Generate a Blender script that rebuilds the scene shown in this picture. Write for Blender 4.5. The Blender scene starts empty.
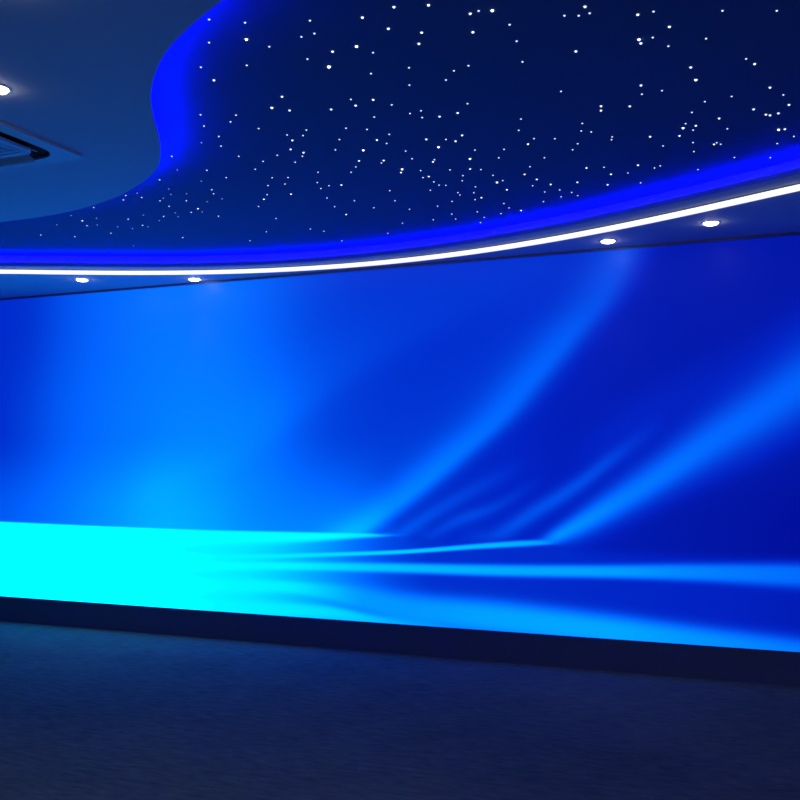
import bpy, bmesh, math
import numpy as np
from mathutils import Vector, Matrix
from mathutils.geometry import tessellate_polygon

S = bpy.context.scene
COL = S.collection
EYE = 1.475
F = 1000.0
PITCH = math.atan(60 / F)
PSI = math.atan(F / (2341 * math.cos(PITCH)))
RIGHT = np.array([math.cos(PSI), math.sin(PSI), 0])
FH = np.array([-math.sin(PSI), math.cos(PSI), 0])
UPZ = np.array([0, 0, 1.0])
FW = FH * math.cos(PITCH) + UPZ * math.sin(PITCH)
UP = -FH * math.sin(PITCH) + UPZ * math.cos(PITCH)
CAM = np.array([0, 0, EYE])
ZS = 2.99            # underside of the plain ceiling
ZT = ZS + 0.10       # underside of the recessed star ceiling
D = 7.10             # plane of the display
SCR_X0, SCR_X1 = -8.0, 0.9
SCR_Z0, SCR_Z1 = 0.225, 2.972
RX0, RX1, RY0, RY1 = -8.7, 2.6, -2.6, 7.25


def ray(x, y):
    return FW * F + RIGHT * (x - 400) - UP * (y - 400)


def on_z(x, y, z):
    d = ray(x, y)
    p = CAM + d * ((z - EYE) / d[2])
    return (float(p[0]), float(p[1]))


def on_screen(x, y):
    d = ray(x, y)
    p = CAM + d * (D / d[1])
    return (float((p[0] - SCR_X0) / (SCR_X1 - SCR_X0)), float((p[2] - SCR_Z0) / (SCR_Z1 - SCR_Z0)))


def lin(c):
    c = c / 255.0
    return c / 12.92 if c <= 0.04045 else ((c + 0.055) / 1.055) ** 2.4


def rgb(r, g, b):
    return (lin(r), lin(g), lin(b), 1)


# ------------------------------------------------------------------ materials
def new_mat(name):
    m = bpy.data.materials.new(name)
    m.use_nodes = True
    return m, m.node_tree, m.node_tree.nodes['Principled BSDF']


def paint(name, col, rough=0.6, spec=0.3, bump=0.0, scale=60.0, vary=0.0):
    m, nt, b = new_mat(name)
    b.inputs['Base Color'].default_value = (*col, 1)
    b.inputs['Roughness'].default_value = rough
    b.inputs['Specular IOR Level'].default_value = spec
    tc = nt.nodes.new('ShaderNodeTexCoord')
    nz = nt.nodes.new('ShaderNodeTexNoise')
    nz.inputs['Scale'].default_value = scale
    nz.inputs['Detail'].default_value = 4
    nt.links.new(tc.outputs['Object'], nz.inputs['Vector'])
    if vary:
        mx = nt.nodes.new('ShaderNodeMix')
        mx.data_type = 'RGBA'
        mx.inputs['A'].default_value = (*[c * (1 - vary) for c in col], 1)
        mx.inputs['B'].default_value = (*[min(1, c * (1 + vary)) for c in col], 1)
        nt.links.new(nz.outputs['Fac'], mx.inputs['Factor'])
        nt.links.new(mx.outputs['Result'], b.inputs['Base Color'])
    if bump:
        bp = nt.nodes.new('ShaderNodeBump')
        bp.inputs['Strength'].default_value = bump
        bp.inputs['Distance'].default_value = 0.004
        nt.links.new(nz.outputs['Fac'], bp.inputs['Height'])
        nt.links.new(bp.outputs['Normal'], b.inputs['Normal'])
    return m


def glow(name, col, strength, sample=True):
    m, nt, b = new_mat(name)
    b.inputs['Base Color'].default_value = (0.6, 0.6, 0.6, 1)
    b.inputs['Emission Color'].default_value = (*col, 1)
    b.inputs['Emission Strength'].default_value = strength
    if not sample:
        m.cycles.emission_sampling = 'NONE'
    return m


M_CEIL = paint('white_ceiling_paint', (0.78, 0.85, 0.86), 0.7, 0.2, 0.03, 90, 0.02)
M_STAR = paint('navy_star_ceiling_fabric', (0.10, 0.21, 0.40), 0.85, 0.1, 0.03, 200, 0.04)
M_WALL = paint('grey_wall_paint', (0.30, 0.31, 0.33), 0.7, 0.2, 0.03, 70, 0.03)
M_PLINTH = paint('dark_plinth_laminate', (0.12, 0.15, 0.24), 0.6, 0.2, 0.0, 30, 0.05)
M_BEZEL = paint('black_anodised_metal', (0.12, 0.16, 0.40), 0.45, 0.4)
M_CABINET = paint('dark_cabinet_metal', (0.05, 0.05, 0.055), 0.5, 0.4)
M_CHANNEL = paint('dark_aluminium_channel', (0.20, 0.23, 0.26), 0.4, 0.4)
M_PLASTIC = paint('white_plastic', (0.78, 0.80, 0.82), 0.45, 0.4)
M_FLAP = paint('grey_flap_plastic', (0.16, 0.15, 0.14), 0.4, 0.4)
M_DARK = paint('dark_opening_backing', (0.012, 0.012, 0.014), 0.8, 0.1)  # near-black: shade inside the air conditioner's openings is put into the colour
M_STRIP = glow('white_led_diffuser', (1.0, 1.0, 0.99), 1.06)
M_BLUE = glow('blue_led_tube', (0.001, 0.001, 1.0), 100.0)
M_LENS = glow('downlight_lens', (1.0, 0.95, 0.87), 18.0)
M_FIBRE = {1: glow('faint_fibre_tip', (0.45, 0.6, 1.0), 0.9, False),
           2: glow('mid_fibre_tip', (0.66, 0.78, 1.0), 1.5, False),
           3: glow('bright_fibre_tip', (0.8, 0.88, 1.0), 1.9, False),
           4: glow('brightest_fibre_tip', (0.92, 0.96, 1.0), 3.2, False)}


def carpet_material():
    m, nt, b = new_mat('dark_carpet_pile')
    b.inputs['Roughness'].default_value = 0.95
    b.inputs['Specular IOR Level'].default_value = 0.05
    tc = nt.nodes.new('ShaderNodeTexCoord')

    def noise(scale, sx, sy, rot, detail):
        mp = nt.nodes.new('ShaderNodeMapping')
        mp.inputs['Scale'].default_value = (sx, sy, 1)
        mp.inputs['Rotation'].default_value = (0, 0, rot)
        nt.links.new(tc.outputs['Object'], mp.inputs['Vector'])
        n = nt.nodes.new('ShaderNodeTexNoise')
        n.inputs['Scale'].default_value = scale
        n.inputs['Detail'].default_value = detail
        n.inputs['Roughness'].default_value = 0.65
        nt.links.new(mp.outputs['Vector'], n.inputs['Vector'])
        return n.outputs['Fac']
    streak = noise(8, 1, 3.6, -0.12, 6)
    pile = noise(170, 1, 1.6, 0.2, 3)
    wide = noise(0.9, 1, 1, 0, 2)
    add = nt.nodes.new('ShaderNodeMath'); add.operation = 'MULTIPLY_ADD'
    nt.links.new(streak, add.inputs[0]); add.inputs[1].default_value = 0.9
    wv = nt.nodes.new('ShaderNodeMath'); wv.operation = 'MULTIPLY_ADD'
    nt.links.new(wide, wv.inputs[0]); wv.inputs[1].default_value = 0.4; wv.inputs[2].default_value = 0.15
    nt.links.new(wv.outputs[0], add.inputs[2])
    rp = nt.nodes.new('ShaderNodeValToRGB')
    rp.color_ramp.elements[0].position = 0.6
    rp.color_ramp.elements[0].color = (*CARPET[0], 1)
    rp.color_ramp.elements[1].position = 0.999
    rp.color_ramp.elements[1].color = (*CARPET[1], 1)
    nt.links.new(add.outputs[0], rp.inputs['Fac'])
    nt.links.new(rp.outputs['Color'], b.inputs['Base Color'])
    h = nt.nodes.new('ShaderNodeMath'); h.operation = 'MULTIPLY_ADD'
    nt.links.new(streak, h.inputs[0]); h.inputs[1].default_value = 1.6
    nt.links.new(pile, h.inputs[2])
    bp = nt.nodes.new('ShaderNodeBump')
    bp.inputs['Strength'].default_value = 0.5
    bp.inputs['Distance'].default_value = 0.02
    nt.links.new(h.outputs[0], bp.inputs['Height'])
    nt.links.new(bp.outputs['Normal'], b.inputs['Normal'])
    return m


CARPET = ((0.064, 0.084, 0.096), (0.145, 0.176, 0.172))
M_CARPET = carpet_material()


# ------------------------------------------- the picture shown on the video wall
class V:
    """A scalar in a node tree, with arithmetic."""
    nt = None

    def __init__(self, sock):
        self.s = sock

    @staticmethod
    def op(kind, *args):
        n = V.nt.nodes.new('ShaderNodeMath')
        n.operation = kind
        for i, a in enumerate(args):
            if isinstance(a, V):
                V.nt.links.new(a.s, n.inputs[i])
            else:
                n.inputs[i].default_value = float(a)
        return V(n.outputs[0])

    def __add__(s, o): return V.op('ADD', s, o)
    __radd__ = __add__
    def __sub__(s, o): return V.op('SUBTRACT', s, o)
    def __rsub__(s, o): return V.op('SUBTRACT', o, s)
    def __mul__(s, o): return V.op('MULTIPLY', s, o)
    __rmul__ = __mul__
    def __truediv__(s, o): return V.op('DIVIDE', s, o)


def vmax(a, b): return V.op('MAXIMUM', a, b)


def lerp(a, b, f): return a + (b - a) * f if isinstance(b, V) or isinstance(a, V) else f * (b - a) + a


def smooth(e0, e1, x):
    n = V.nt.nodes.new('ShaderNodeMapRange')
    n.interpolation_type = 'SMOOTHSTEP'
    V.nt.links.new(x.s, n.inputs['Value'])
    for k, e in (('From Min', e0), ('From Max', e1)):
        if isinstance(e, V):
            V.nt.links.new(e.s, n.inputs[k])
        else:
            n.inputs[k].default_value = e
    return V(n.outputs['Result'])


def pchip(xs, ys, q):
    xs, ys = np.array(xs, float), np.array(ys, float)
    h = np.diff(xs); dl = np.diff(ys) / h
    d = np.zeros(len(xs))
    d[0], d[-1] = dl[0], dl[-1]
    for i in range(1, len(xs) - 1):
        if dl[i - 1] * dl[i] > 0:
            w1, w2 = 2 * h[i] + h[i - 1], h[i] + 2 * h[i - 1]
            d[i] = (w1 + w2) / (w1 / dl[i - 1] + w2 / dl[i])
    out = []
    for x in q:
        if x <= xs[0]: out.append(ys[0]); continue
        if x >= xs[-1]: out.append(ys[-1]); continue
        i = int(np.searchsorted(xs, x) - 1)
        t = (x - xs[i]) / h[i]
        out.append((1 + 2 * t) * (1 - t) ** 2 * ys[i] + t * (1 - t) ** 2 * h[i] * d[i]
                   + t * t * (3 - 2 * t) * ys[i + 1] + t * t * (t - 1) * h[i] * d[i + 1])
    return out


def curve(x, pts, n=41):
    """A smooth function of x through the points (x, value), x within 0..1."""
    pts = sorted(pts)
    xs = [p[0] for p in pts]; ys = [p[1] for p in pts]
    a, b = max(0, xs[0]), min(1, xs[-1])
    q = np.linspace(a, b, n)
    v = pchip(xs, ys, q)
    lo, hi = min(v), max(v)
    if hi - lo < 1e-6: hi = lo + 1e-3
    nd = V.nt.nodes.new('ShaderNodeFloatCurve')
    c = nd.mapping.curves[0]
    nd.mapping.extend = 'HORIZONTAL'
    allp = [(float(x_), (y_ - lo) / (hi - lo)) for x_, y_ in zip(q, v)]
    c.points[0].location = allp[0]
    c.points[1].location = allp[-1]
    for p in allp[1:-1]:
        c.points.new(*p)
    for p in c.points: p.handle_type = 'VECTOR'
    nd.mapping.update()
    V.nt.links.new(x.s, nd.inputs['Value'])
    return V(nd.outputs[0]) * (hi - lo) + lo


def gauss(d, w):
    q = d / w
    return V.op('EXPONENT', q * q * -1.0)


def gauss2(d, wneg, wpos):
    """Bell with one width below zero and another above."""
    step = V.op('GREATER_THAN', d, 0.0)
    return gauss(d, lerp(wneg, wpos, step) if isinstance(wneg, V) or isinstance(wpos, V) else step * (wpos - wneg) + wneg)


GAIN_G, GAIN_B = 1.6, 4.4


def display_material():
    m, nt, b = new_mat('led_display_picture')
    V.nt = nt
    tc = nt.nodes.new('ShaderNodeTexCoord')
    sp = nt.nodes.new('ShaderNodeSeparateXYZ')
    nt.links.new(tc.outputs['Object'], sp.inputs[0])
    s = V(sp.outputs['X']) * (1 / (SCR_X1 - SCR_X0))
    t = V(sp.outputs['Z']) * (1 / (SCR_Z1 - SCR_Z0))

    def sx(x, y=420): return on_screen(x, y)[0]

    def row(vals): return curve(s, [(sx(x), g) for x, g in vals])

    def ycurve(pts): return curve(s, [on_screen(*p) for p in pts])

    def wcurve(pts):    # (x, y, half height in px)
        return curve(s, [(sx(x, y), on_screen(x, y)[1] - on_screen(x, y + h)[1]) for x, y, h in pts])

    def acurve(pts): return curve(s, [(sx(x), a) for x, a in pts])

    # broad glow of the upper part: three rows blended up the wall
    r1 = row([(0, 42), (30, 52), (60, 78), (110, 103), (170, 115), (220, 112), (270, 92), (320, 66), (370, 52), (420, 46),
              (480, 42), (540, 38), (600, 28), (700, 23), (800, 21)])
    r2 = row([(0, 46), (30, 66), (60, 90), (120, 114), (190, 126), (230, 122), (270, 110), (300, 86), (340, 62), (380, 52),
              (430, 44), (500, 36), (560, 29), (620, 25), (700, 23), (800, 20)])
    r3 = row([(0, 86), (60, 116), (120, 150), (165, 172), (210, 160), (250, 136), (300, 116), (340, 104), (370, 76),
              (395, 48), (450, 40), (500, 36), (560, 30), (650, 23), (800, 15)])
    up = lerp(lerp(r3, r2, smooth(0.27, 0.55, t)), r1, smooth(0.55, 0.92, t))
    # faint diagonal veil from the left glow to the upper right
    yb = ycurve([(120, 500), (150, 486), (240, 448), (300, 402), (400, 335), (480, 295), (560, 258), (620, 236)])
    ab = acurve([(120, 0), (160, 7), (250, 8), (320, 12), (420, 9), (520, 6), (600, 0)])
    up = up + ab * gauss2(t - yb, 0.06, 0.15)
    # main streak, crisp on its lower right side
    ptsA = [(340, 545), (364, 528), (403, 499), (460, 452), (500, 417), (534, 378), (572, 333), (603, 296), (622, 258), (630, 235)]
    qa = [on_screen(*p) for p in ptsA]
    ca = curve(t, [(b_, a_) for a_, b_ in qa])
    ampA = curve(t, [(qa[i][1], a) for i, a in enumerate([60, 64, 62, 54, 50, 48, 42, 36, 34, 36])])
    da = s - ca
    up = up + ampA * gauss2(da, 0.030, 0.0165) + ampA * 0.36 * gauss2(da, 0.085, 0.0165)
    # thin streaks between the two big ones
    for pts, w, amp in (
            ([(398, 536), (430, 515), (452, 502), (485, 484), (530, 462)], 9, [(378, 0), (402, 36), (440, 30), (480, 20), (530, 0)]),
            ([(430, 536), (455, 522), (495, 507), (540, 480)], 7, [(412, 0), (432, 18), (470, 34), (500, 22), (545, 0)]),
            ([(488, 540), (505, 531), (530, 515), (578, 485), (608, 462), (660, 425)], 10,
             [(455, 0), (492, 30), (520, 44), (560, 48), (600, 40), (640, 16), (670, 0)]),
            ([(560, 470), (640, 420), (720, 375), (800, 325)], 26, [(560, 0), (620, 9), (720, 7), (800, 5)])):
        y = ycurve(pts)
        wd = wcurve([(x_, y_, w) for x_, y_ in pts])
        up = up + acurve(amp) * gauss(t - y, wd)
    # right-hand streak
    yc = ycurve([(520, 552), (554, 538), (582, 523), (612, 506), (652, 482), (706, 446), (754, 416), (800, 386)])
    wcu = wcurve([(520, 545, 5), (554, 538, 10), (612, 506, 19), (652, 482, 24), (706, 446, 30), (754, 416, 36), (800, 386, 42)])
    wcl = wcurve([(520, 545, 4), (554, 538, 8), (582, 523, 14), (612, 506, 17), (652, 482, 20), (706, 446, 27), (754, 416, 33), (800, 386, 38)])
    ac = acurve([(500, 0), (535, 40), (556, 110), (585, 108), (620, 98), (680, 88), (740, 80), (800, 78)])
    up = up + ac * gauss2(t - yc, wcl, wcu)

    # lower part: cyan at the left, blue with streaks to the right
    dark = row([(250, 150), (319, 95), (386, 58), (430, 48), (500, 44), (600, 38), (700, 33), (800, 27)])
    cy = acurve([(165, 1), (215, 0.92), (262, 0.72), (319, 0.42), (386, 0.1), (430, 0)])
    low = lerp(dark, 252.0, cy)
    streaks = (
        # points, half height above / below, level
        ([(200, 538), (261, 537), (320, 536), (370, 534.5), (402, 534)], [(200, 537, 7), (261, 537, 7), (330, 536, 4.5), (402, 534, 1.6)],
         [(200, 252), (330, 250), (370, 225), (395, 150), (420, 0)]),
        ([(200, 557), (261, 556.5), (330, 554.5), (400, 552), (475, 546.5), (550, 541), (580, 538)],
         [(200, 556, 3.5), (261, 556, 2.4), (400, 552, 2.0), (475, 546, 2.6), (550, 541, 3.4), (580, 538, 3.4)],
         [(200, 252), (261, 240), (330, 222), (400, 208), (475, 190), (550, 160), (575, 110), (610, 0)]),
        ([(200, 566), (285, 566), (400, 568), (500, 570.5), (600, 571.5), (700, 572.5), (800, 575)],
         [(200, 566, 6), (285, 566, 4), (400, 568, 4.6), (500, 570, 5.5), (600, 571, 6.2), (700, 572, 8.5), (800, 575, 12)],
         [(200, 252), (285, 246), (340, 215), (400, 190), (500, 172), (600, 160), (700, 130), (800, 108)]),
        ([(200, 586), (285, 587), (330, 592), (365, 600), (400, 609), (500, 619), (600, 631), (700, 643), (800, 655)],
         [(200, 588, 9), (285, 586, 6), (330, 592, 8), (365, 600, 13), (400, 609, 16), (500, 619, 17), (600, 631, 17), (700, 643, 16), (800, 655, 16)],
         [(200, 252), (285, 240), (330, 195), (365, 152), (400, 150), (500, 162), (600, 166), (700, 146), (800, 122)]),
        ([(200, 606), (319, 612), (400, 624), (500, 632)], [(200, 606, 8), (319, 611, 7), (400, 622, 5), (500, 632, 5)],
         [(200, 252), (285, 235), (340, 215), (400, 170), (470, 120), (540, 0)]),
    )
    for pts, wid, lev in streaks:
        y, wd, a = ycurve(pts), wcurve(wid), acurve(lev)
        d_ = V.op('ABSOLUTE', (t - y) / wd)
        # flat-topped bell
        k = V.op('EXPONENT', V.op('POWER', d_, 3.2) * -0.75)
        low = low + vmax(a - low, 0.0) * k
    edge = ycurve([(0, 521.5), (100, 526), (200, 529.8), (300, 532), (385, 534), (405, 538), (425, 542), (475, 541), (540, 540), (580, 552), (650, 556), (800, 560)])
    soft = wcurve([(0, 521, 1.3), (200, 529, 1.2), (370, 532, 1.4), (390, 533, 3), (420, 545, 8), (540, 541, 3), (600, 550, 9), (800, 556, 10)])
    g = lerp(up, low, smooth(edge + soft, edge - soft, t))
    g = g * (1 / 255.0)
    # light output per channel; the brightest blues and cyans shine brighter than the photo can show
    stops = [(0, 138), (15, 156), (25, 176), (35, 196), (50, 208), (65, 222), (85, 240), (105, 253), (130, 255), (255, 255)]

    def ss(a, c, v):
        v = min(1, max(0, (v - a) / (c - a))); return v * v * (3 - 2 * v)
    gs = list(range(0, 246, 5)) + [247, 249, 250, 251, 252, 253, 255]
    gch = curve(g, [(k / 255, (lin(k) if k > 2 else 0) * (1 + (GAIN_G - 1) * ss(249, 252, k))) for k in gs], 171)
    bl = pchip([q[0] for q in stops], [q[1] for q in stops], gs)
    bch = curve(g, [(k / 255, lin(v) * (1 + (GAIN_B - 1) * ss(95, 190, k))) for k, v in zip(gs, bl)], 129)
    cc = nt.nodes.new('ShaderNodeCombineColor')
    nt.links.new(gch.s, cc.inputs['Green']); nt.links.new(bch.s, cc.inputs['Blue'])
    b.inputs['Base Color'].default_value = (0.015, 0.015, 0.018, 1)
    b.inputs['Roughness'].default_value = 0.4
    b.inputs['Specular IOR Level'].default_value = 0.12
    nt.links.new(cc.outputs['Color'], b.inputs['Emission Color'])
    b.inputs['Emission Strength'].default_value = 1.0
    return m


M_DISPLAY = display_material()


# ------------------------------------------------------------------ mesh helpers
def obj(name, verts, faces, mat, parent=None, loc=(0, 0, 0), smooth_=False):
    me = bpy.data.meshes.new(name)
    me.from_pydata([tuple(map(float, v)) for v in verts], [], faces)
    bm = bmesh.new(); bm.from_mesh(me)
    bmesh.ops.remove_doubles(bm, verts=bm.verts, dist=1e-6)
    bmesh.ops.recalc_face_normals(bm, faces=bm.faces)
    bm.to_mesh(me); bm.free()
    if smooth_:
        for p in me.polygons: p.use_smooth = True
    me.materials.append(mat)
    o = bpy.data.objects.new(name, me)
    COL.objects.link(o)
    o.location = loc
    if parent: o.parent = parent
    return o


def tag(o, label=None, cat=None, group=None, kind=None):
    if label: o['label'] = label
    if cat: o['category'] = cat
    if group: o['group'] = group
    if kind: o['kind'] = kind
    return o


def empty(name, loc, rz=0.0):
    o = bpy.data.objects.new(name, None)
    COL.objects.link(o)
    o.location = loc
    o.rotation_euler = (0, 0, rz)
    o.empty_display_size = 0.1
    return o


def box(x0, x1, y0, y1, z0, z1):
    v = [(x, y, z) for z in (z0, z1) for y in (y0, y1) for x in (x0, x1)]
    f = [(0, 1, 3, 2), (4, 5, 7, 6), (0, 1, 5, 4), (2, 3, 7, 6), (0, 2, 6, 4), (1, 3, 7, 5)]
    return v, f


def join(*parts):
    V_, F_ = [], []
    for v, f in parts:
        n = len(V_)
        V_ += list(v); F_ += [tuple(i + n for i in q) for q in f]
    return V_, F_


def bevelled(o, w, seg=3):
    m = o.modifiers.new('edge', 'BEVEL'); m.width = w; m.segments = seg; m.limit_method = 'ANGLE'
    return o


def plate(outer, holes, z0, z1=None):
    """A flat plate with holes; with z1 it gets side walls and a top."""
    loops = [[Vector((x, y, 0)) for x, y in lp] for lp in [outer] + holes]
    tris = tessellate_polygon(loops)
    flat = [p for lp in loops for p in lp]
    v = [(p.x, p.y, z0) for p in flat]
    f = [tuple(t_) for t_ in tris]
    if z1 is not None:
        n = len(v)
        v += [(p.x, p.y, z1) for p in flat]
        f += [tuple(i + n for i in t_) for t_ in tris]
        k = 0
        for lp in loops:
            m = len(lp)
            f += [(k + i, k + (i + 1) % m, n + k + (i + 1) % m, n + k + i) for i in range(m)]
            k += m
    return v, f


def frame_dirs(pts, closed):
    P = np.array(pts); n = len(P)
    out = []
    for i in range(n):
        a = P[(i - 1) % n] if (closed or i > 0) else P[i]
        b = P[(i + 1) % n] if (closed or i < n - 1) else P[i]
        d = (b - a) / np.linalg.norm(b - a)
        out.append((d[1], -d[0]))     # to the right of the direction of travel
    return out


def sweep(pts, profile, closed, ring, caps=True):
    """Sweep (offset, z) profile points along a plan curve; ring closes the profile."""
    nr = frame_dirs(pts, closed)
    m = len(profile)
    v = [(x + nx * o_, y + ny * o_, z) for (x, y), (nx, ny) in zip(pts, nr) for o_, z in profile]
    f = []
    n = len(pts)
    for i in range(n if closed else n - 1):
        j = (i + 1) % n
        for k in range(m if ring else m - 1):
            l = (k + 1) % m
            f.append((i * m + k, j * m + k, j * m + l, i * m + l))
    if ring and not closed and caps:
        f.append(tuple(range(m)))
        f.append(tuple(range((n - 1) * m, n * m)))
    return v, f


def catmull(P, closed, step):
    P = [np.array(p, float) for p in P]
    n = len(P); out = []
    for i in range(n if closed else n - 1):
        p1, p2 = P[i], P[(i + 1) % n]
        p0 = P[(i - 1) % n] if (closed or i) else 2 * p1 - p2
        p3 = P[(i + 2) % n] if (closed or i + 2 < n) else 2 * p2 - p1
        k = max(1, int(np.linalg.norm(p2 - p1) / step))
        for q in range(k):
            t = q / k
            out.append(0.5 * (2 * p1 + (p2 - p0) * t + (2 * p0 - 5 * p1 + 4 * p2 - p3) * t * t + (3 * p1 - p0 - 3 * p2 + p3) * t ** 3))
    if not closed: out.append(P[-1])
    return [tuple(map(float, p)) for p in out]


def smoothed(px, deg=5, n=14):
    x = np.array([p[0] for p in px]); y = np.array([p[1] for p in px])
    c = np.polyfit((x - 400) / 400, y, deg)
    q = np.linspace(0, 800, n)
    return [(float(a), float(np.polyval(c, (a - 400) / 400))) for a in q]


# ------------------------------------------------------------------ room shell
o = obj('floor', *box(RX0, RX1, RY0, RY1, -0.06, 0), M_CARPET)
tag(o, 'dark navy carpet floor in front of the video wall', kind='structure')
T = 0.12
ZR = ZT + 0.04
for nm, b_, lb in (('wall_back', (RX0 - T, RX1 + T, RY1, RY1 + T, -0.06, ZR), 'wall behind the video wall'),
                   ('wall_front', (RX0 - T, RX1 + T, RY0 - T, RY0, -0.06, ZR), 'wall behind the viewer'),
                   ('wall_left', (RX0 - T, RX0, RY0, RY1, -0.06, ZR), 'wall at the left end of the room'),
                   ('wall_right', (RX1, RX1 + T, RY0, RY1, -0.06, ZR), 'wall at the right end of the room')):
    tag(obj(nm, *box(*b_), M_WALL), lb, kind='structure')

# outline of the curved opening in the plain ceiling
far_px = smoothed([(0, 265.9), (70, 266.8), (130, 267), (200, 266.4), (260, 264.8), (330, 260), (400, 253.6), (460, 245), (530, 232.8),
                   (590, 221.2), (660, 205.9), (730, 190.2), (800, 172.8)])
far = [on_z(x, y, ZS) for x, y in far_px]
s_px = [(240, -12), (223, 0), (194, 23), (170, 47), (156, 72), (151, 97), (153, 119), (159, 141), (160.5, 157), (155, 171),
        (137.5, 185.5), (109, 200), (62.5, 213), (0, 222)]
s_edge = [on_z(x, y, ZS) for x, y in s_px]
opening = catmull(far + [(0.55, 5.22), (1.1, 4.55), (1.35, 3.7), (1.1, 2.8), (0.4, 2.05), (-0.5, 1.8), (-1.25, 2.1)] + s_edge
                  + [(-5.6, 4.72), (-6.3, 4.4), (-6.85, 4.25), (-7.2, 4.55), (-7.05, 5.05), (-6.6, 5.48)], True, 0.06)
area = sum(a[0] * b[1] - b[0] * a[1] for a, b in zip(opening, opening[1:] + opening[:1]))
if area < 0: opening.reverse()      # counter-clockwise: the right-hand side is the plain ceiling

outer = [(RX0, RY0), (RX1, RY0), (RX1, RY1), (RX0, RY1)]
soffit = plate(outer, [opening], ZS)
# lip, light pocket behind it and the riser up to the star ceiling
LIP = 0.032
POCKET = 0.014
edge = sweep(opening, [(0, ZS), (0, ZS + LIP), (0.006, ZS + LIP), (0.006, ZS + POCKET), (0.075, ZS + POCKET), (0.075, ZT + 0.001)], True, False)
o = obj('ceiling', *join(soffit, edge), M_CEIL)
tag(o, 'plain white painted ceiling with a curved opening, lit blue by the video wall', kind='structure')
xs = [p[0] for p in opening]; ys = [p[1] for p in opening]
o = obj('star_ceiling', *box(min(xs) - 0.2, max(xs) + 0.2, min(ys) - 0.2, max(ys) + 0.2, ZT, ZT + 0.04), M_STAR)
tag(o, 'recessed navy ceiling sprinkled with points of light', kind='structure')

tube = [(0.045 + 0.007 * math.cos(a), ZS + POCKET + 0.0075 + 0.007 * math.sin(a)) for a in np.linspace(0, 2 * math.pi, 8, endpoint=False)]
o = obj('cove_light', *sweep(opening, tube, True, True), M_BLUE, smooth_=True)
tag(o, 'glowing blue light line behind the curved lip of the starry ceiling', 'light')

# ------------------------------------------------------------------ white linear light
strip_px = smoothed([(0, 271.6), (70, 272.2), (130, 272.8), (200, 272.6), (270, 269.9), (330, 266.4), (395, 261.4), (460, 254.0), (530, 242.9),
                     (590, 232.0), (660, 218.6), (730, 203), (800, 187.4)])
strip = [on_z(x, y, ZS - 0.015) for x, y in strip_px]
strip = catmull([(-7.9, 4.75), (-7.5, 5.2), (-6.95, 5.62)] + strip + [(0.62, 5.5), (1.25, 4.85), (1.62, 4.0)], False, 0.06)
lt = empty('linear_light', (-3.0, 6.9, ZS))
tag(lt, 'long curved white light strip between the starry ceiling and the video wall', 'light')
base = np.array([-3.0, 6.9])
loc = [tuple(np.array(p) - base) for p in strip]
W = 0.030
obj('channel', *sweep(loc, [(-W - 0.006, -0.0003), (-W - 0.006, -0.005), (-W, -0.005), (-W, -0.003), (W, -0.003), (W, -0.005), (W + 0.006, -0.005), (W + 0.006, -0.0003)],
                      False, True), M_CHANNEL, lt)
dif = [(-W + 0.001, -0.0045), (-W + 0.001, -0.016), (-W * 0.8, -0.026), (-W * 0.4, -0.030), (0, -0.031), (W * 0.4, -0.030), (W * 0.8, -0.026), (W - 0.001, -0.016), (W - 0.001, -0.0045)]
obj('diffuser', *sweep(loc, dif, False, True), M_STRIP, lt, smooth_=True)


# ------------------------------------------------------------------ downlights
def ring(r0, z0, r1, z1, n, a=None):
    v = []
    for r, z in ((r0, z0), (r1, z1)):
        v += [(r * math.cos(q), r * math.sin(q), z) for q in np.linspace(0, 2 * math.pi, n, endpoint=False)]
    return v, [(i, (i + 1) % n, n + (i + 1) % n, n + i) for i in range(n)]


def lathe(prof, n=40):
    parts = [ring(a[0], a[1], b_[0], b_[1], n) for a, b_ in zip(prof, prof[1:])]
    return join(*parts)


proto_parts = None
def downlight(x, y, label, watts=6.0, cone=70):
    global proto_parts
    root = empty('downlight', (x, y, ZS))
    tag(root, label, 'light', 'recessed round downlights')
    if proto_parts is None:
        a = obj('trim_ring', *lathe([(0.056, -0.0003), (0.056, -0.003), (0.053, -0.005), (0.048, -0.005), (0.045, -0.002), (0.045, -0.0003)]), M_PLASTIC, root, smooth_=True)
        b_ = obj('lens', *lathe([(0.0445, -0.001), (0.0445, -0.007), (0.041, -0.0115), (0.033, -0.015), (0.018, -0.0172), (0.0, -0.018)]), M_LENS, root, smooth_=True)
        proto_parts = [a, b_]
    else:
        for p in proto_parts:
            c = p.copy(); c.parent = root; COL.objects.link(c)
    ld = bpy.data.lights.new('beam', 'SPOT')
    ld.energy = watts
    ld.color = (0.97, 1.0, 0.97)
    ld.spot_size = math.radians(cone)
    ld.spot_blend = 1.0
    ld.shadow_soft_size = 0.04
    lo = bpy.data.objects.new('beam', ld)
    COL.objects.link(lo)
    lo.parent = root
    lo.location = (0, 0, -0.06)
    return root


for px, lb in (((82, 280.5), 'small round downlight near the left end of the video wall, below the white light strip'),
               ((194.5, 280), 'round downlight almost touching the video wall, right of the far left one'),
               ((608, 242), 'round downlight nearest the main diagonal streak, between white strip and screen top'),
               ((711, 224), 'round downlight furthest right, between white strip and dark blue screen top')):
    downlight(*on_z(*px, ZS - 0.01), lb)
downlight(*on_z(-3.5, 90.5, ZS - 0.01), 'large-looking bright downlight on the plain ceiling beside the air conditioner', 18, 150)
downlight(*on_z(8, -15, ZS - 0.01), 'downlight above the frame whose glow shows on the top left ceiling', 18, 150)


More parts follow.
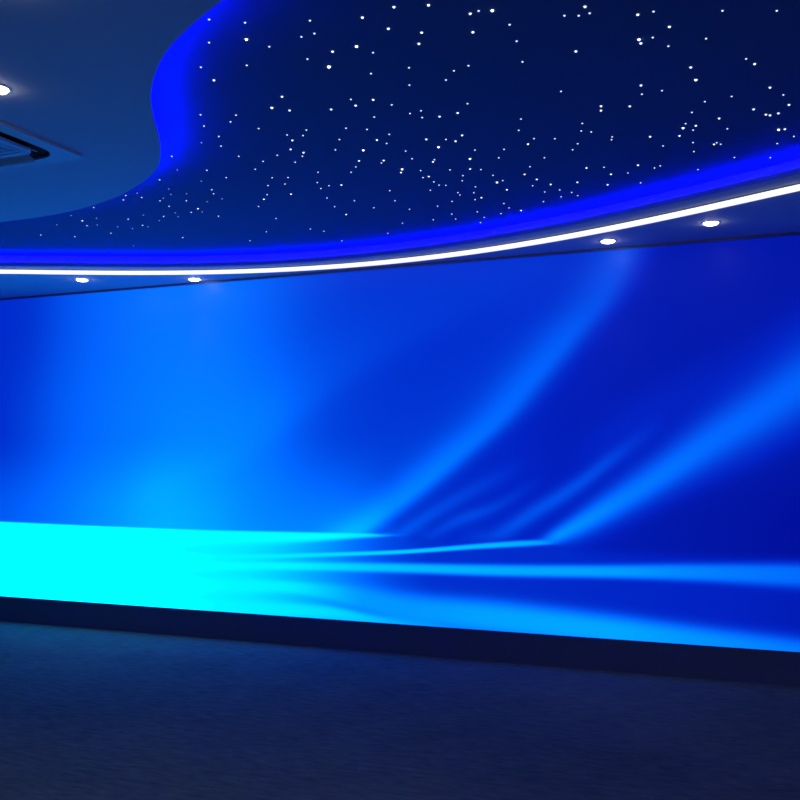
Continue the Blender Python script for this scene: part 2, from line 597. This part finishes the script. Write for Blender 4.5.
for k, (x, y) in enumerate(((2.0, 4.3), (2.0, 2.2), (1.7, 0.3), (-1.2, 0.2), (-3.2, -0.6))):  # unseen downlights added to brighten the floor
    downlight(x, y, ('added fill downlight by the right wall, unseen beyond the frame', 'second added fill downlight along the right wall, unseen beyond the frame',
                     'added fill downlight near the right rear corner, unseen beyond the frame', 'added fill downlight overhead behind the viewer, unseen beyond the frame',
                     'added fill downlight at the left behind the viewer, unseen beyond the frame')[k], 18, 150)

# ------------------------------------------------------------------ ceiling air conditioner
HW = 0.475
PT = 0.016      # how far the panel hangs below the ceiling
cx, cy_ = on_z(85.5, 158.5, ZS - PT)
ac = empty('ceiling_air_conditioner', (cx - HW, cy_ - HW, ZS))
tag(ac, 'square white cassette air conditioner set in the plain ceiling near the bright downlight', 'air conditioner')


def round_rect(hx, hy, r, n=6, cx=0, cy=0):
    out = []
    for (sx_, sy_), a0 in (((1, 1), 0), ((-1, 1), 90), ((-1, -1), 180), ((1, -1), 270)):
        for k in range(n + 1):
            a = math.radians(a0 + 90 * k / n)
            out.append((cx + sx_ * (hx - r) + r * math.cos(a), cy + sy_ * (hy - r) + r * math.sin(a)))
    return out


RO, RI = round_rect(0.395, 0.395, 0.13, 8), round_rect(0.315, 0.315, 0.07, 8)
bevelled(obj('panel', *plate(round_rect(HW, HW, 0.03), [RO], -PT, -0.0005), M_PLASTIC, ac), 0.004, 2)
bevelled(obj('centre_panel', *plate(RI, [round_rect(0.27, 0.27, 0.02)], -PT, -0.0005), M_PLASTIC, ac), 0.003, 2)
obj('air_outlet', *plate(round_rect(0.394, 0.394, 0.13, 8), [round_rect(0.316, 0.316, 0.07, 8)], -0.003, -0.001), M_DARK, ac)  # flat dark sheet in place of the slot's shaded depth
prof = [(0.319, -0.013), (0.335, -0.020), (0.355, -0.029), (0.372, -0.034), (0.373, -0.031), (0.356, -0.026), (0.337, -0.017), (0.321, -0.010)]
for k in range(4):      # curved flaps, open outwards
    v = [(x_, y_, z_) for y_ in (-0.255, 0.255) for x_, z_ in prof]
    for _ in range(k): v = [(-y_, x_, z_) for x_, y_, z_ in v]
    m_ = len(prof)
    f = [(i, (i + 1) % m_, m_ + (i + 1) % m_, m_ + i) for i in range(m_)] + [tuple(range(m_)), tuple(range(m_, 2 * m_))]
    obj('flap', v, f, M_PLASTIC, ac)
gp = [box(-0.262, 0.262, -0.262, -0.24, -0.0155, -0.006), box(-0.262, 0.262, 0.24, 0.262, -0.0155, -0.006),
      box(-0.262, -0.24, -0.24, 0.24, -0.0155, -0.006), box(0.24, 0.262, -0.24, 0.24, -0.0155, -0.006)]
for i in range(22):
    y_ = -0.229 + i * 0.0218
    gp.append(box(-0.2399, 0.2399, y_ - 0.005, y_ + 0.005, -0.0145, -0.007))
for x_ in (-0.12, 0, 0.12): gp.append(box(x_ - 0.004, x_ + 0.004, -0.2399, 0.2399, -0.0065, -0.0055))
g_ = obj('intake_grille', *join(*gp), M_PLASTIC, ac)
obj('filter', *box(-0.265, 0.265, -0.265, 0.265, -0.004, -0.001), M_DARK, ac)

# ------------------------------------------------------------------ video wall
wall = empty('led_video_wall', ((SCR_X0 + SCR_X1) / 2, D, 0))
tag(wall, 'huge video wall showing blue and cyan light streaks, on a low dark plinth', 'screen')
wx, wy = (SCR_X0 + SCR_X1) / 2, D
hx = (SCR_X1 - SCR_X0) / 2
obj('cabinet', *box(-hx, hx, 0.012, 0.13, SCR_Z0, SCR_Z1), M_CABINET, wall)
d = obj('display', *box(0, SCR_X1 - SCR_X0, 0, 0.011, 0, SCR_Z1 - SCR_Z0), M_DISPLAY, wall, loc=(-hx, 0, SCR_Z0))
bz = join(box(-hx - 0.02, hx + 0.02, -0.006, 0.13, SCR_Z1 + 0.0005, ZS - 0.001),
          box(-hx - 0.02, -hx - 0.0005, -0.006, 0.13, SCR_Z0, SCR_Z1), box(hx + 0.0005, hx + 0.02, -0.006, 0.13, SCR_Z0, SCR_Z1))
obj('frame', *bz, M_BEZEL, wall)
obj('plinth', *box(-hx - 0.02, hx + 0.02, 0.0, 0.13, 0, SCR_Z0 - 0.001), M_PLINTH, wall)

# ------------------------------------------------------------------ points of light in the star ceiling
STARS = {
    (190, 0): "153,160,2 440,185,2 451,319,4 152,344,2 658,277,1 634,377,2 87,541,2 191,645,3 454,526,2 736,776,3",
    (290, 0): "159,168,2 579,144,3 195,272,2 91,298,2 776,187,1 787,233,3 340,416,3 532,375,4 139,476,2 312,537,5 664,424,2 648,592,2 783,749,1",
    (390, 0): "31,60,3 308,45,3 642,113,3 709,91,2 253,264,3 231,353,3 663,261,3 619,434,1 152,545,2 627,529,2 511,570,2 447,643,2 155,684,2 164,718,1 690,760,1",
    (490, 0): "18,88,4 760,57,3 595,129,2 710,129,2 157,201,2 450,176,1 213,333,2 687,414,3 260,498,2 568,734,2 797,110,2",
    (590, 0): "392,70,1 382,121,3 508,96,2 635,218,3 392,320,4 407,350,3 502,304,2 627,373,2 23,550,1 408,686,3 415,756,2 576,728,2",
    (690, 0): "172,113,1 260,90,2 694,90,2 129,312,2 6,542,3 47,642,4 449,474,2 517,515,3 333,774,2",
    (700, 60): "615,181,1 560,223,3 654,229,1 571,253,1 667,282,2 39,336,2 232,374,1 153,470,3 150,448,1 712,361,3 429,397,3 527,439,3 560,445,3 627,429,3 219,553,2 629,560,4 679,556,3 751,613,2 618,671,2 112,677,3 134,664,2 166,676,2 275,782,2 562,784,2",
    (600, 100): "8,52,3 8,87,3 8,140,1 238,53,3 217,133,1 120,182,1 97,297,2 92,320,2 401,296,3 504,370,2 735,102,2 685,192,2 665,227,4 767,208,3 745,243,2 636,289,3 744,343,2 751,415,2 772,484,1 784,559,2 304,524,3 32,540,2 436,546,2 482,529,2 543,526,1 88,596,3 156,596,1 223,586,2 418,601,1 61,680,3 325,665,2",
    (500, 90): "168,235,2 150,325,2 380,137,1 482,238,1 658,270,2 650,330,2 661,361,1 730,338,2 272,391,2 439,392,2 224,435,3 621,432,2 581,480,2 32,477,2 335,554,1 355,544,2 65,640,1 239,616,2 436,641,1 197,677,3 692,626,3 22,727,2 177,743,1 294,717,3 261,768,2 406,757,3 619,740,3",
    (500, 150): "55,320,3 2,330,1 358,338,2 478,321,2 573,341,2 488,376,2 622,367,2 191,350,1 195,389,1 31,430,2 72,465,2 347,415,2 399,454,1 169,486,3 8,510,2",
    (400, 90): "464,105,1 540,112,2 165,122,1 168,169,2 80,191,2 177,223,2 316,215,3 461,186,3 760,126,1 762,242,1 95,297,1 147,407,1 210,397,3 367,398,2 497,365,3 444,412,3 308,459,4 45,491,2 600,483,2 96,552,2 264,577,3 275,560,2 560,553,4 790,545,2 17,636,4 8,662,3 165,647,2 400,641,2 561,634,3 647,639,2 184,703,2 230,694,3 504,687,2 744,685,2 271,737,2 498,728,2 777,741,4 312,763,2 367,765,2 101,771,1 604,776,2",
    (430, 160): "3,244,2 14,271,1 136,288,1 223,263,2 239,282,2 350,264,2 361,319,2 411,303,3 176,333,2 61,371,2 247,388,1 174,434,2 378,416,2 205,474,2 433,461,2 403,502,2 26,480,2 62,523,1",
    (300, 90): "229,71,1 249,158,3 407,78,2 445,127,3 585,81,3 734,121,2 594,219,2 359,254,1 368,308,2 536,318,2 51,323,2 24,367,2 714,357,2 315,399,2 615,402,3 693,430,2 283,481,2 506,484,4 28,503,3 19,532,2 153,516,1 757,511,1 299,577,1 472,569,3 446,617,2 669,566,3 652,586,2 144,660,2 409,660,2 138,742,2 232,767,2 331,762,3 14,767,1 686,744,1",
    (200, 90): "575,145,4 716,166,3 4,201,2 32,291,2 288,204,2 244,257,2 469,311,2 150,374,2 491,400,1 697,362,2 739,405,3 725,477,3 168,451,2 232,421,1 12,424,1 341,454,1 310,533,2 618,524,2 505,573,2 577,600,1 762,580,2 442,636,2 55,644,2 577,704,2 704,702,2 210,703,2 232,757,1 680,754,2 544,766,2 797,681,1",
    (130, 140): "334,133,2 379,243,1 237,321,2 570,331,1 57,427,1 94,462,2 310,394,1 328,437,1 240,488,2 267,468,1 452,432,1 450,488,2 654,400,2 668,432,2 313,532,2 362,585,1 385,615,1 269,613,2 234,647,1 543,551,3 578,577,1 490,581,2 617,496,1 737,473,1 708,611,2 757,592,1 753,638,1 106,603,1 101,684,2 144,697,1 20,710,1 422,782,2 792,358,1",
    (230, 160): "727,230,2 660,266,1 776,306,2 297,279,2 271,316,3 228,373,2 488,275,3 516,377,1 127,271,1 8,458,1 68,468,1 368,469,2 291,576,2 342,597,1 398,623,1 160,647,2 642,553,2 751,571,2 525,563,1 758,452,1",
    (330, 160): "478,247,2 512,238,1 195,328,2 374,316,1 520,328,2 351,384,2 37,375,2 129,437,3 636,396,2 38,518,1 580,507,2 131,611,1 95,648,2 463,588,2 360,556,1 667,550,1 100,563,1",
    (40, 170): "126,353,2 249,367,1 430,302,2 338,408,3 376,447,2 452,388,1 458,442,1 686,206,2 667,241,2 705,395,2 622,456,1 568,507,2 742,469,1 279,535,2 6,522,2 134,440,1 748,608,1",
}
pts = []
for (x0, y0), txt in STARS.items():
    for it in txt.split():
        a, b_, c = map(int, it.split(','))
        q = (x0 + a / 8, y0 + b_ / 8, c)
        if all((q[0] - r[0]) ** 2 + (q[1] - r[1]) ** 2 > 1.6 ** 2 for r in pts): pts.append(q)
pts.sort(key=lambda q: (-q[2], q[0], q[1]))
RAD = {1: 0.0032, 2: 0.0040, 3: 0.0052, 4: 0.0058, 5: 0.0072}


def dome(r, n=10):
    v, f = [], []
    rings = [(r, 0.0), (r * 0.92, -r * 0.4), (r * 0.7, -r * 0.72), (r * 0.38, -r * 0.93)]
    for rr, z in rings:
        v += [(rr * math.cos(a), rr * math.sin(a), z) for a in np.linspace(0, 2 * math.pi, n, endpoint=False)]
    for k in range(len(rings) - 1):
        f += [(k * n + i, k * n + (i + 1) % n, (k + 1) * n + (i + 1) % n, (k + 1) * n + i) for i in range(n)]
    v.append((0, 0, -r)); b0 = (len(rings) - 1) * n
    f += [(b0 + i, b0 + (i + 1) % n, len(v) - 1) for i in range(n)]
    v.append((0, 0, 0))
    f += [(i, (i + 1) % n, len(v) - 1) for i in range(n)]
    return v, f


KIND = {1: 'faint tiny point of white light', 2: 'small point of white light', 3: 'bright point of white light',
        4: 'extra bright large point of white light', 5: 'largest and brightest point of white light'}


def place_words(x, y):
    xr = np.interp(x, [0, 130, 330, 400, 530, 660, 800], [244, 244, 240, 232, 212, 176, 148])
    if y > xr - 22: return 'low by the far blue edge', 'beside the far blue edge'
    if x < 232 and y < 165: return 'near the curved blue bay at left', 'in the curved blue bay'
    if x < 330 and y >= 150: return 'where the starry ceiling narrows at left', 'in the narrow left end'
    if y < 100: return 'in the sparse upper starry ceiling', 'in the sparse upper part'
    return 'in the crowded middle of the starry ceiling', 'in the crowded middle'


protos = {}
rest_v, rest_f = [], []
for i, (x, y, c) in enumerate(pts):
    X, Y = on_z(x, y, ZT - 0.003)
    if i >= 300:
        v, f = dome(RAD[c])
        rest_v, rest_f = join((rest_v, rest_f), ([(a + X, b_ + Y, z - 0.0004) for a, b_, z in v], f))
        continue
    if c not in protos:
        o = obj('star_light', *dome(RAD[c]), M_FIBRE[min(c, 4)])
        protos[c] = o
    else:
        o = protos[c].copy(); COL.objects.link(o)
    o.location = (X, Y, ZT - 0.0004)
    w1, w2 = place_words(x, y)
    tag(o, KIND[c] + ' ' + w1, 'star light', KIND[c] + 's ' + w2)
if rest_v:
    o = obj('faint_star_lights', rest_v, rest_f, M_FIBRE[1])
    tag(o, 'scatter of the faintest tiny light points in the starry ceiling', 'star lights', kind='stuff')
print('STARS', len(pts))

# ------------------------------------------------------------------ camera and render look
cam = bpy.data.cameras.new('camera')
cam.sensor_width = 36
cam.lens = 36 * F / 800
cam.clip_start = 0.05
co = bpy.data.objects.new('camera', cam)
COL.objects.link(co)
co.location = CAM
co.rotation_euler = (math.pi / 2 + PITCH, 0, PSI)
S.camera = co
w = bpy.data.worlds.new('world')
S.world = w
w.use_nodes = True
w.node_tree.nodes['Background'].inputs['Color'].default_value = (0.0, 0.0, 0.0, 1)
S.view_settings.view_transform = 'Standard'
S.view_settings.look = 'None'
S.view_settings.exposure = 0.0
S.view_settings.gamma = 1.0
S.view_settings.use_curve_mapping = False
S.cycles.use_denoising = True
S.cycles.max_bounces = 8
S.cycles.sample_clamp_indirect = 4.0
